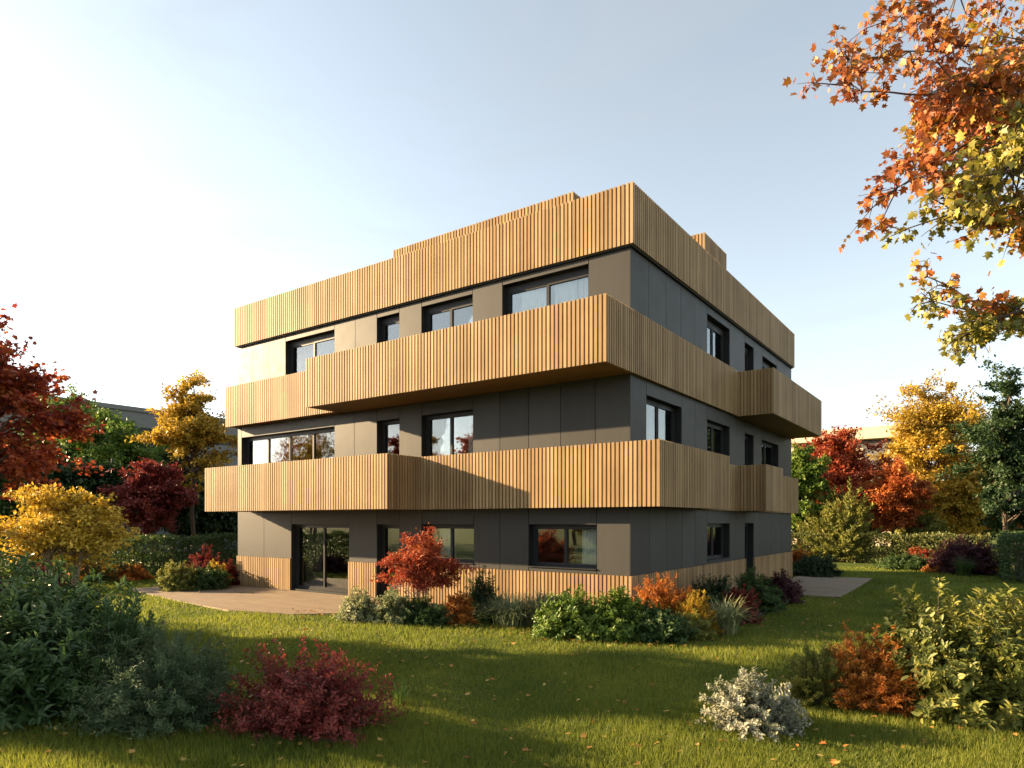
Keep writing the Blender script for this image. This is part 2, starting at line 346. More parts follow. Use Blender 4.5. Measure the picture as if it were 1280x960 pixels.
PITCH, SW = .108, .067
def slat_run(mb, p, q, nrm, z0, z1, dep=.038, thick=.057, pitch=PITCH, ends=(0., 0.)):
    """slats and their backing board along p -> q; nrm is the outward normal; the slat fronts lie on the line p-q"""
    p = np.array(p, float); q = np.array(q, float); d = q - p; Ln = np.linalg.norm(d); d /= Ln; nrm = np.array(nrm, float)
    a = p - nrm * dep + d * ends[0]; b = q - nrm * (dep + thick) - d * ends[1]
    mb.box((a[0], a[1], z0 + .004), (b[0], b[1], z1 - .004))
    k = max(1, int(round(Ln / pitch))); st = (Ln - SW) / k
    for i in range(k + 1):
        s0 = p + d * (i * st); s1 = s0 + d * SW - nrm * (dep - .001)
        mb.box((s0[0], s0[1], z0), (s1[0], s1[1], z1))
T = .095   # slat + board
def cap(mb, x0, y0, x1, y1, z): mb.box((x0, y0, z + .001), (x1, y1, z + .03))

# parapet round the whole roof
pm = MB(); z0, z1 = 8.62, 10.0; xa, xb, ya, yb = X0 - .05, .12, -.12, Y1 + .02
slat_run(pm, (xa, ya), (xb, ya), (0, -1), z0, z1, ends=(.05, .05)); slat_run(pm, (xb, ya + .06), (xb, yb), (1, 0), z0, z1, ends=(.04, .05))
slat_run(pm, (xa, ya + .06), (xa, yb), (-1, 0), z0, z1, ends=(.04, .05)); slat_run(pm, (xa + .06, yb), (xb - .06, yb), (0, 1), z0, z1, ends=(.04, .04))
pm.build('parapet', M['wood'], B)
ed = MB(); ed.box((xa + .1, ya + .05, z0 - .035), (xb - .05, 0.03, z0 - .006)); ed.box((-.03, .031, z0 - .035), (xb - .05, yb - .05, z0 - .006))
ed.build('parapet_edge_trim', M['backing'], B)

# upper balcony: slim band on the left, deep balcony, band along the right face
zb0, zb1 = 5.70, 7.13
u = MB(); slat_run(u, (X0 - .13, -.40), (-9.68, -.40), (0, -1), zb0, zb1, ends=(.04, 0)); slat_run(u, (X0 - .13, -.34), (X0 - .13, 0), (-1, 0), zb0, zb1)
o = u.build('balcony', M['wood'], B)
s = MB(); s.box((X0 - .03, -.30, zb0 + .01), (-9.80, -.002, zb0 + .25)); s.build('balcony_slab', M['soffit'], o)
u = MB(); bx0, bx1, by = -9.76, .12, -1.41
slat_run(u, (bx0, by), (bx1, by), (0, -1), zb0, zb1, ends=(.05, .05)); slat_run(u, (bx0, by + .06), (bx0, -.41), (-1, 0), zb0, zb1, ends=(.035, 0))
slat_run(u, (bx1, by + .06), (bx1, 7.54), (1, 0), zb0, zb1, ends=(.035, 0))
o = u.build('balcony', M['wood'], B)
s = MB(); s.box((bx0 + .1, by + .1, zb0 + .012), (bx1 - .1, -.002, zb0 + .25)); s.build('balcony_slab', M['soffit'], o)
# right side balcony of the upper floor
u = MB(); slat_run(u, (.126, 7.54), (1.22, 7.54), (0, -1), zb0 - .02, zb1 - .04, ends=(0, .05)); slat_run(u, (1.22, 7.60), (1.22, 14.72), (1, 0), zb0 - .02, zb1 - .04, ends=(.035, .05))
slat_run(u, (1.16, 14.72), (.1, 14.72), (0, 1), zb0 - .02, zb1 - .04, ends=(.035, 0)); slat_run(u, (.12, 14.80), (.12, Y1), (1, 0), zb0, zb1)
o = u.build('balcony', M['wood'], B)
s = MB(); s.box((.002, 7.64, zb0 - .008), (1.12, 14.62, zb0 + .22)); s.build('balcony_slab', M['soffit'], o)
# first floor balcony: deep on the left, shallow on the right, round the corner
zl0, zl1 = 2.67, 4.115
lx0, lx1, ly, my, rx = -14.67, -6.07, -1.70, -.45, .90
u = MB(); slat_run(u, (lx0, ly), (lx1, ly), (0, -1), zl0, zl1, ends=(.05, .05)); slat_run(u, (lx0, ly + .06), (lx0, -.002), (-1, 0), zl0, zl1, ends=(.035, 0))
slat_run(u, (lx1, ly + .06), (lx1, my - .002), (1, 0), zl0, zl1, ends=(.035, 0))
o = u.build('balcony', M['wood'], B)
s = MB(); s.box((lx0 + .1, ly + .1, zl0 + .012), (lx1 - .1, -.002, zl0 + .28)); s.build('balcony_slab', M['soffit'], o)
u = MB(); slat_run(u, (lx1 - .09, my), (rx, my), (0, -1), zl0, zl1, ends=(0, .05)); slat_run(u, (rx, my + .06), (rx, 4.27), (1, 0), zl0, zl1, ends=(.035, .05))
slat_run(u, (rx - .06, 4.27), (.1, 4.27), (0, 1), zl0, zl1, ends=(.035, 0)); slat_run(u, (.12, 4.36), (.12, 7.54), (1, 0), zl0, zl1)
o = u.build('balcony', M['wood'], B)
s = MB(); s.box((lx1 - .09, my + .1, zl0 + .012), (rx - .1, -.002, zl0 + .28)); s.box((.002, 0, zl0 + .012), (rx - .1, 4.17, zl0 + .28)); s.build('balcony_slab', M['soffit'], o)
u = MB(); slat_run(u, (.126, 7.54), (1.0, 7.54), (0, -1), zl0, zl1, ends=(0, .05)); slat_run(u, (1.0, 7.60), (1.0, 9.60), (1, 0), zl0, zl1, ends=(.035, .05))
slat_run(u, (.94, 9.60), (.1, 9.60), (0, 1), zl0, zl1, ends=(.035, 0)); slat_run(u, (.12, 9.70), (.12, 15.8), (1, 0), zl0, zl1, ends=(0, .05))
slat_run(u, (.06, 15.8), (-6, 15.8), (0, 1), zl0, zl1, ends=(.035, 0))
o = u.build('balcony', M['wood'], B)
s = MB(); s.box((.002, 7.64, zl0 + .012), (.9, 9.5, zl0 + .28)); s.build('balcony_slab', M['soffit'], o)
s = MB(); s.box((-6, Y1 + .002, zl0 + .012), (.02, 15.7, zl0 + .28)); s.build('balcony_slab', M['soffit'], o)
# plinth cladding
for a0, a1 in ((X0, -12.38), (-9.48, -8.28), (-7.31, .05)):
    u = MB(); slat_run(u, (a0, -.05), (a1, -.05), (0, -1), .052, 1.10, dep=.04, thick=.028, ends=(0, .06 if a1 > 0 else 0)); u.build('plinth_cladding', M['wood'], B)
for a0, a1 in ((.01, 8.69), (9.75, Y1)):
    u = MB(); slat_run(u, (.05, a0), (.05, a1), (1, 0), .052, 1.10, dep=.04, thick=.028); u.build('plinth_cladding', M['wood'], B)
# rooftop boxes
for (x0, x1, y0, y1, zt) in ((-8.2, -1.85, .6, 3.6, 10.62), (-3.3, -.30, 5.72, 7.75, 11.0)):
    u = MB(); slat_run(u, (x0, y0), (x1, y0), (0, -1), 9.03, zt, ends=(.05, .05)); slat_run(u, (x1, y0 + .06), (x1, y1), (1, 0), 9.03, zt, ends=(.04, .05))
    slat_run(u, (x0, y0 + .06), (x0, y1), (-1, 0), 9.03, zt, ends=(.04, .05)); slat_run(u, (x0 + .06, y1), (x1 - .06, y1), (0, 1), 9.03, zt, ends=(.04, .04))
    u.box((x0 + .1, y0 + .1, 9.03), (x1 - .1, y1 - .1, zt - .08))
    u.build('rooftop_box', M['wood'], B)

# ------------------------------------------------------------------ neighbouring buildings
nb = empty('neighbour_building', (-44, 5, 0), label='long plain grey building rising behind the green trees at the left', cat='building')
q = MB(); q.box((-56, 1.5, 0), (-44, 42, 10.3)); q.build('wall', M['render'], nb).location = (44, -5, 0)
q = MB(); q.box((-56.2, 1.3, 10.302), (-43.85, 42.2, 10.62)); q.build('roof', M['render'], nb).location = (44, -5, 0)
for y in (8, 15.5, 19.8, 29):
    wn = MB(); wn.box((-44.1, y, 8.5), (-43.97, y + 3.2, 9.2)); wn.build('window', M['frame'], nb).location = (44, -5, 0)
c = at(1118, 62)
nb = empty('neighbour_building', tuple(c), label='cream flat roofed house behind the orange tree and golden tree at the right', cat='building')
q = MB(); q.box((-9, 0, 0), (-.1, 9, 9.6)); q.box((-.1, 1.5, 0), (2.2, 9, 9.6)); q.build('wall', M['cream'], nb)
q = MB(); q.box((-9.6, -.9, 10.0), (2.6, 9.4, 11.1)); q.build('roof', M['cream'], nb)
q = MB(); q.box((-8.6, .3, 9.602), (1.8, 8.7, 9.998)); q.build('roof_edge', M['render'], nb)
for x in (-8, -5.2, -2.6):
    wn = MB(); wn.box((x, -.05, 7.0), (x + 1.9, .1, 9.2)); wn.build('window', M['render'], nb)

# ------------------------------------------------------------------ foliage engine
rng = np.random.default_rng(11)
def unit(v): return v / (np.linalg.norm(v, axis=-1, keepdims=True) + 1e-9)
TPL = {
 'diamond': (np.array([(0, 0, 0), (.5, .45, .12), (0, 1, -.05), (-.5, .45, .12)]), np.array([(0, 1, 2), (0, 2, 3)])),
 'oval': (np.array([(0, 0, 0), (.42, .28, .10), (.40, .65, .08), (0, 1, -.10), (-.40, .65, .08), (-.42, .28, .10)]), np.array([(0, 1, 2, 3), (0, 3, 4, 5)])),
 'maple': (np.array([(0, 0, 0), (.22, -.05, .02), (.50, .18, .08), (.30, .33, .03), (.62, .62, .10), (.25, .60, .03), (0, 1.0, -.06), (-.25, .60, .03), (-.62, .62, .10), (-.30, .33, .03), (-.50, .18, .08), (-.22, -.05, .02)]),
           np.array([(0, 1, 2, 3), (0, 3, 4, 5), (0, 5, 6, 7), (0, 7, 8, 9), (0, 9, 10, 11)])),
 'needle': (np.array([(-.5, 0, 0), (.5, 0, 0), (0, 1, .0)]), np.array([(0, 1, 2)])),
}
def leaves_mesh(name, pos, dr, up, ln, wd, tpl):
    tv, tf = TPL[tpl]; N = len(pos); k = len(tv)
    Y = unit(dr); Xa = unit(np.cross(Y, up)); Z = np.cross(Xa, Y)
    ln = np.broadcast_to(ln, (N,)); wd = np.broadcast_to(wd, (N,))
    V = pos[:, None, :] + (tv[None, :, 0:1] * wd[:, None, None]) * Xa[:, None, :] + (tv[None, :, 1:2] * ln[:, None, None]) * Y[:, None, :] + (tv[None, :, 2:3] * ln[:, None, None]) * Z[:, None, :]
    F = (np.arange(N) * k)[:, None, None] + tf[None]
    return uniform_mesh(name, V.reshape(-1, 3), F.reshape(-1, tf.shape[1]))
def rsph(n): return unit(rng.normal(size=(n, 3)))

def tree(name, label, loc, h, r, cb, mat, nclump=80, per=330, leaf=.16, tpl='diamond', trunk_r=.14, stems=1, cat='tree', barkm='bark', group=None, shape=1.0, flat=.55, rc=.21, lean=(0, 0), wid=.62, rbias=2.0, irregular=.38, droop=.25):
    if name == 'tree' and not group: group = 'autumn trees beyond the garden'
    root = empty(name, tuple(loc), label=label, cat=cat, group=group)
    cz, az = (cb + h) / 2, (h - cb) / 2
    d = rsph(nclump * 3); ph = rng.uniform(0, 6.28, 6)
    rad = rng.uniform(0, 1, len(d)) ** (1 / rbias)
    an = np.arctan2(d[:, 1], d[:, 0])
    irr = 1 - irregular * (.5 + .5 * np.sin(2 * an + ph[0] + 3 * d[:, 2])) * (.5 + .5 * np.sin(3 * an + ph[1] - 2.2 * d[:, 2]))
    taper = 1 - .35 * shape * np.clip(d[:, 2], 0, 1)
    c = np.stack([d[:, 0] * r * taper, d[:, 1] * r * taper, d[:, 2] * az], 1) * (rad * irr)[:, None] * .82
    c = c[:nclump]; no = int(nclump * .22); c[:no] *= rng.uniform(1.0, 1.22, (no, 1)); big = rng.uniform(.6, 1.5, nclump); big[:no] *= .6
    c[:, 2] += cz; c[:, 0] += lean[0] * c[:, 2] / h; c[:, 1] += lean[1] * c[:, 2] / h
    tm = MB(); trunks = []
    for s in range(stems):
        a = 6.28 * s / max(1, stems) + rng.uniform(0, 1); sp = (0 if stems == 1 else .30 * r)
        top = np.array([math.cos(a) * sp + lean[0], math.sin(a) * sp + lean[1], cb + (h - cb) * .72])
        ks = np.linspace(0, 1, 7); base = np.array([math.cos(a), math.sin(a), 0]) * (0 if stems == 1 else .10)
        P = np.array([base + (top - base) * t for t in ks]); P[1:-1, :2] += rng.normal(size=(5, 2)) * .045 * h * .3
        P[0, 2] = -.05
        R = trunk_r * (1 - .8 * ks); R[0] *= 1.35
        tm.tube(P, R, 8); trunks.append(P)
    lp, ld, lu = [], [], []
    for i in range(nclump):
        P = trunks[rng.integers(len(trunks))]
        hd = np.linalg.norm(c[i, :2] - P[3, :2])
        zt = np.clip(c[i, 2] - .75 * hd, cb * .55 if stems == 1 else .25 * h, P[-1, 2])
        k = np.interp(zt, P[:, 2], np.arange(7)); k0 = int(min(5, math.floor(k))); st = P[k0] + (P[k0+1] - P[k0]) * (k - k0)
        mid = st * .45 + c[i] * .55 + np.array([0, 0, .10 * hd]) + rng.normal(size=3) * .05 * r
        rb = max(.012, trunk_r * .33)
        tm.tube([st, (st + mid) / 2 + rng.normal(size=3) * .02 * r, mid, c[i]], [rb, rb * .75, rb * .55, rb * .25], 5)
        crad = rc * r * big[i]
        tw = rng.integers(4, 7); tips = c[i] + (rsph(tw) * np.array([1, 1, flat]) + .45 * unit(c[i] - np.array([0, 0, cz * .9]))) * crad * rng.uniform(.7, 1.55, (tw, 1))
        for t in tips: tm.tube([c[i], (c[i] + t) / 2 + rng.normal(size=3) * .08 * crad, t], [rb * .28, rb * .2, rb * .08], 3)
        nl = int(per * (.35 + .65 * big[i] ** 1.6)); ti = rng.integers(0, tw, nl); tt = rng.uniform(.25, 1.1, nl)[:, None]
        pos = c[i] + (tips[ti] - c[i]) * tt + rng.normal(size=(nl, 3)) * crad * np.array([.22, .22, .15])
        out = unit(pos - np.array([0, 0, cz * .8]) + 1e-3)
        lp.append(pos); ld.append(out * .55 + rsph(nl) * .8 + np.array([0, 0, -droop])); lu.append(np.array([0, 0, 1.]) * .8 + out * .35 + rsph(nl) * .65)
    pos = np.concatenate(lp); N = len(pos)
    ln = leaf * rng.uniform(.65, 1.3, N)
    tm.build('trunk', M[barkm], root, smooth=True)
    link('crown', leaves_mesh('crown', pos, np.concatenate(ld), np.concatenate(lu), ln, ln * wid, tpl), mat, root)
    return root

def bush(name, label, loc, rx, ry, h, mat, shoots=150, per=26, leaf=.09, wid=.45, tpl='oval', cat='shrub', spread=.85, start=.3, stemr=.006, group=None, up=.5, open_=1.0, barkm='bark', jit=.02, ragged=.22):
    """many curved shoots from the base up to a ragged dome, each carrying leaves"""
    root = empty(name, tuple(loc), label=label, cat=cat, group=group)
    rx, ry, h = rx * 1.16, ry * 1.16, h * .98
    n = int(shoots * 1.5); per = int(per * 1.35); leaf *= 1.1
    d = rsph(n); d[:, 2] = np.abs(d[:, 2]) * .95 + .06; d = unit(d)
    rr = np.clip(rng.uniform(.55, 1.0, n) ** .6 * (1 + ragged * rng.normal(size=n) * .6), .3, 1.07)
    tip = d * np.array([rx, ry, h]) * rr[:, None]; tip[:, 2] = np.clip(tip[:, 2], .05 * h, None)
    an = np.arctan2(d[:, 1], d[:, 0]); ph = rng.uniform(0, 6.28, 3)
    tip *= (1 + .10 * np.sin(2 * an + ph[0]) + .08 * np.sin(5 * an + ph[1] + 4 * d[:, 2]))[:, None]
    base = np.stack([rng.normal(size=n) * rx * .22, rng.normal(size=n) * ry * .22, np.full(n, -.02)], 1)
    ctrl = base * .5 + tip * .5; ctrl[:, 2] = tip[:, 2] * (.5 + .25 * up); ctrl[:, :2] = base[:, :2] + (tip[:, :2] - base[:, :2]) * (.55 - .2 * up)
    def curve(s, t): t = t[:, None]; return (1-t)**2 * base[s] + 2*t*(1-t) * ctrl[s] + t**2 * tip[s]
    def dcurve(s, t): t = t[:, None]; return 2*(1-t) * (ctrl[s] - base[s]) + 2*t * (tip[s] - ctrl[s])
    sm = MB()
    for i in range(min(n, 220)):
        ii = np.full(4, i); P = curve(ii, np.array([0, .35, .7, .97])); sm.tube(P, [stemr * 1.6, stemr * 1.2, stemr * .8, stemr * .3], 3)
    s = np.repeat(np.arange(n), per); t = start + (1.0 - start) * rng.uniform(0, 1, len(s)) ** .75
    tan = unit(dcurve(s, t)); side = unit(np.cross(tan, rsph(len(s))))
    pos = curve(s, t) + rng.normal(size=(len(s), 3)) * jit * rx
    pos[:, 2] = np.maximum(pos[:, 2], .03)
    dr = tan * (1.0 - spread * .6) + side * spread + np.array([0, 0, .12])
    upv = tan * .7 + np.array([0, 0, .5]) + rsph(len(s)) * .35
    ln = leaf * rng.uniform(.6, 1.25, len(s)) * (1.0 - .25 * t)
    sm.build('stems', M[barkm], root, smooth=True)
    link('foliage', leaves_mesh('foliage', pos, dr, upv, ln, ln * wid, tpl), mat, root)
    return root

def tuft(name, label, loc, r, h, mat, n=260, w_=.012, cat='grass clump', arch=1.0, group=None):
    root = loc; nb_ = n; S = 5
    an = rng.uniform(0, 6.28, n); le = rng.uniform(.55, 1.05, n); out = rng.uniform(.25, 1, n) ** .8 * r
    t = np.linspace(0, 1, S)
    x = out[:, None] * t ** 1.5 + .04 * r; z = h * le[:, None] * (1.75 * t - .95 * arch * (out / r)[:, None] * t ** 2 - .25 * t ** 2)
    px = np.cos(an)[:, None] * x + rng.normal(size=(n, 1)) * .12 * r; py = np.sin(an)[:, None] * x + rng.normal(size=(n, 1)) * .12 * r
    C = np.stack([px, py, np.maximum(z, -.02)], 2)
    ws = w_ * (1 - t ** 1.6 * .95); sd = np.stack([-np.sin(an), np.cos(an), np.zeros(n)], 1)
    Vl = C - sd[:, None] * ws[None, :, None] * .5; Vr = C + sd[:, None] * ws[None, :, None] * .5
    V = np.stack([Vl, Vr], 2).reshape(-1, 3)
    b = (np.arange(n) * S * 2)[:, None] + (np.arange(S - 1) * 2)[None]
    F = np.stack([b, b + 1, b + 3, b + 2], 2).reshape(-1, 4)
    return tag(link(name, uniform_mesh(name, V, F), mat, loc=tuple(loc)), label, cat, group)

def hedge(name, label, p, q, wdt, h, mat, dens=420, leaf=.09):
    p, q = np.array(p, float), np.array(q, float); Ln = np.linalg.norm(q - p); d = (q - p) / Ln; nn = np.array([-d[1], d[0]])
    root = empty(name, ((p[0]+q[0])/2, (p[1]+q[1])/2, 0), label=label, cat='hedge')
    area = Ln * (2 * h + wdt) + 2 * wdt * h; N = int(area * dens)
    wts = np.array([Ln * h, Ln * h, Ln * wdt, wdt * h, wdt * h]); f = rng.choice(5, N, p=wts / wts.sum())
    a = rng.uniform(-Ln/2, Ln/2, N); b = rng.uniform(-wdt/2, wdt/2, N); z = rng.uniform(.02, h, N); nrm = np.zeros((N, 3))
    for k, (arr, val, vec) in enumerate(((b, -wdt/2, (-nn[0], -nn[1], 0)), (b, wdt/2, (nn[0], nn[1], 0)), (z, h, (0, 0, 1)), (a, -Ln/2, (-d[0], -d[1], 0)), (a, Ln/2, (d[0], d[1], 0)))):
        mk = f == k; arr[mk] = val; nrm[mk] = vec
    pos = np.stack([a * d[0] + b * nn[0], a * d[1] + b * nn[1], z], 1)
    wav = .06 * np.sin(a * 2.1 + z * 3) + .05 * np.sin(a * 5.3 + b * 4 + 1)
    pos += nrm * (wav - np.abs(rng.normal(size=N)) * .10 + rng.normal(size=N) * .035)[:, None]
    pos[:, 2] = np.maximum(pos[:, 2], .01)
    ln = leaf * rng.uniform(.6, 1.3, N)
    link('foliage', leaves_mesh('foliage', pos, nrm * .5 + rsph(N) + np.array([0, 0, .25]), nrm + rsph(N) * .7, ln, ln * .55, 'diamond'), mat, root)
    sm = MB()
    for k in range(int(Ln / .45)):
        x = -Ln/2 + .25 + k * .45
        for j in range(3):
            o = rng.normal(size=2) * .08; e_ = rng.uniform(-.4, .4, 2) * wdt
            sm.tube([(x * d[0] + o[0], x * d[1] + o[1], -.02), (x * d[0] + e_[0] * .5, x * d[1] + e_[0] * .5, h * .5), (x * d[0] + e_[0] * nn[0], x * d[1] + e_[0] * nn[1], h * .88)], [.03, .02, .008], 4)
    sm.build('stems', M['bark'], root)
    return root

# ------------------------------------------------------------------ hedges
hedge('hedge', 'clipped dark green hedge along the left side behind the yellow tree', (-21.3, -11), (-21.3, 14), 1.1, 1.66, L['hedge'], 300, .12)
hedge('hedge', 'yellowing green hedge along the back of the lawn right of the building', (-7, 28.3), (6.6, 28.3), 1.1, 1.58, L['hedge2'], 300, .13)
hedge('hedge', 'shaded green hedge at the right edge of the lawn', (7.65, 17.5), (7.65, 27.5), 1.2, 1.72, L['hedge'], 300, .12)

# ------------------------------------------------------------------ trees
def T(u, D, topv, wpx, botv, **k):
    return dict(loc=at(u, D), h=zof(topv, D), r=wpx / 2 / FPX * D, cb=max(.3, zof(botv, D)), **k)
tree('maple_tree', 'tall dark red and orange maple at the left edge of the lawn', **T(-34, 14.5, 376, 222, 636), mat=L['maple_red'], nclump=120, per=220, leaf=.105, tpl='maple', trunk_r=.16, wid=.9, irregular=.6, shape=1.5)
tree('small_tree', 'small bright yellow multi-stemmed tree in front of the dark red maple', **T(78, 11.2, 604, 172, 708), mat=L['yellow'], nclump=92, per=200, leaf=.07, stems=4, trunk_r=.05, barkm='palebark', flat=.3, rbias=2.8, rc=.23, irregular=.6, droop=.1)
tree('tree', 'round dark crimson tree standing behind the left hedge', **T(192, 31.5, 570, 100, 668), mat=L['crimson'], nclump=105, per=260, leaf=.15, trunk_r=.10)
tree('tree', 'tall golden tree between the crimson tree and the left end of the building', **T(240, 35, 458, 130, 625), mat=L['gold'], nclump=85, per=190, leaf=.19, trunk_r=.13, irregular=.5, rc=.19)
tree('tree', 'broad green tree behind the crimson tree and below the grey building', **T(140, 38, 508, 130, 660), mat=L['lime'], nclump=120, per=300, leaf=.2, trunk_r=.16)
tree('tree', 'light yellow-green tree rising just right of the red maple', **T(80, 40, 478, 120, 650), mat=L['lime'], nclump=105, per=260, leaf=.2, trunk_r=.16)
tree('tree', 'dark green tree half hidden behind the golden tree at the left', **T(215, 43, 545, 130, 668), mat=L['dark'], nclump=120, per=300, leaf=.22, trunk_r=.18)
tree('tree', 'green and yellow tree just behind the right end of the building', **T(1003, 41, 548, 75, 668), mat=L['lime'], nclump=90, per=260, leaf=.2, trunk_r=.12)
tree('tree', 'vivid red tree right of the building behind the olive shrub', **T(1048, 44, 521, 118, 660), mat=L['fire'], nclump=120, per=260, leaf=.2, trunk_r=.14)
tree('tree', 'rounded orange-red tree left of the big golden tree', **T(1117, 38.9, 574, 88, 668), mat=L['flame'], nclump=105, per=260, leaf=.18, trunk_r=.10)
tree('tree', 'big golden yellow tree at the right behind the hedge', **T(1168, 47, 458, 150, 655), mat=L['gold'], nclump=142, per=260, leaf=.22, trunk_r=.2, irregular=.4)
tree('tree', 'dark green tree at the right edge in front of the golden tree', **T(1260, 35.5, 436, 128, 690), mat=L['dark'], nclump=115, per=240, leaf=.19, trunk_r=.15, irregular=.55, shape=1.9)
tree('tree', 'orange tree glowing behind the dark green tree at the right edge', **T(1262, 50, 545, 110, 665), mat=L['orange'], nclump=90, per=260, leaf=.24, trunk_r=.16)
tree('tree', 'shaded green tree filling the gap below the red tree and golden tree', **T(1085, 52, 590, 150, 672), mat=L['dark'], nclump=105, per=280, leaf=.25, trunk_r=.18)
tree('tree', 'golden brown tree between the orange-red tree and dark green tree', **T(1205, 43, 585, 85, 668), mat=L['gold'], nclump=90, per=260, leaf=.2, trunk_r=.12)
for lb, a, mk in (('dark green tree behind the golden tree beside the building', (268, 46, 590, 110, 690), 'dark'), ('olive green tree behind the red maple at the left edge', (18, 33, 540, 150, 690), 'green'),
                  ('dark green tree behind the yellow tree and hedge', (100, 33, 575, 130, 700), 'dark'), ('green tree behind the dark green tree at the right edge', (1285, 46, 520, 120, 690), 'green'),
                  ('far green tree seen under the golden tree', (1225, 62, 585, 130, 690), 'dark'), ('far olive tree behind the orange-red tree', (1150, 60, 600, 120, 690), 'olive'),
                  ('dark green tree between the olive shrub and the building', (1012, 50, 588, 90, 690), 'dark')):
    tree('tree', lb, **T(*a), mat=L[mk], nclump=110, per=280, leaf=.24, trunk_r=.14)
bush('tall_shrub', 'olive yellow feathery shrub above the hedge right of the building', at(1043, 39.3), 1.9, 1.7, zof(606, 39.3), L['olive'], 300, 40, .24, .3, spread=.5, cat='shrub', stemr=.012)
bush('tall_shrub', 'low yellow-green shrub behind the hedge below the golden tree', at(1157, 38.6), 1.25, 1.2, zof(628, 38.6), L['lemon'], 200, 36, .2, .35, spread=.55, stemr=.012)

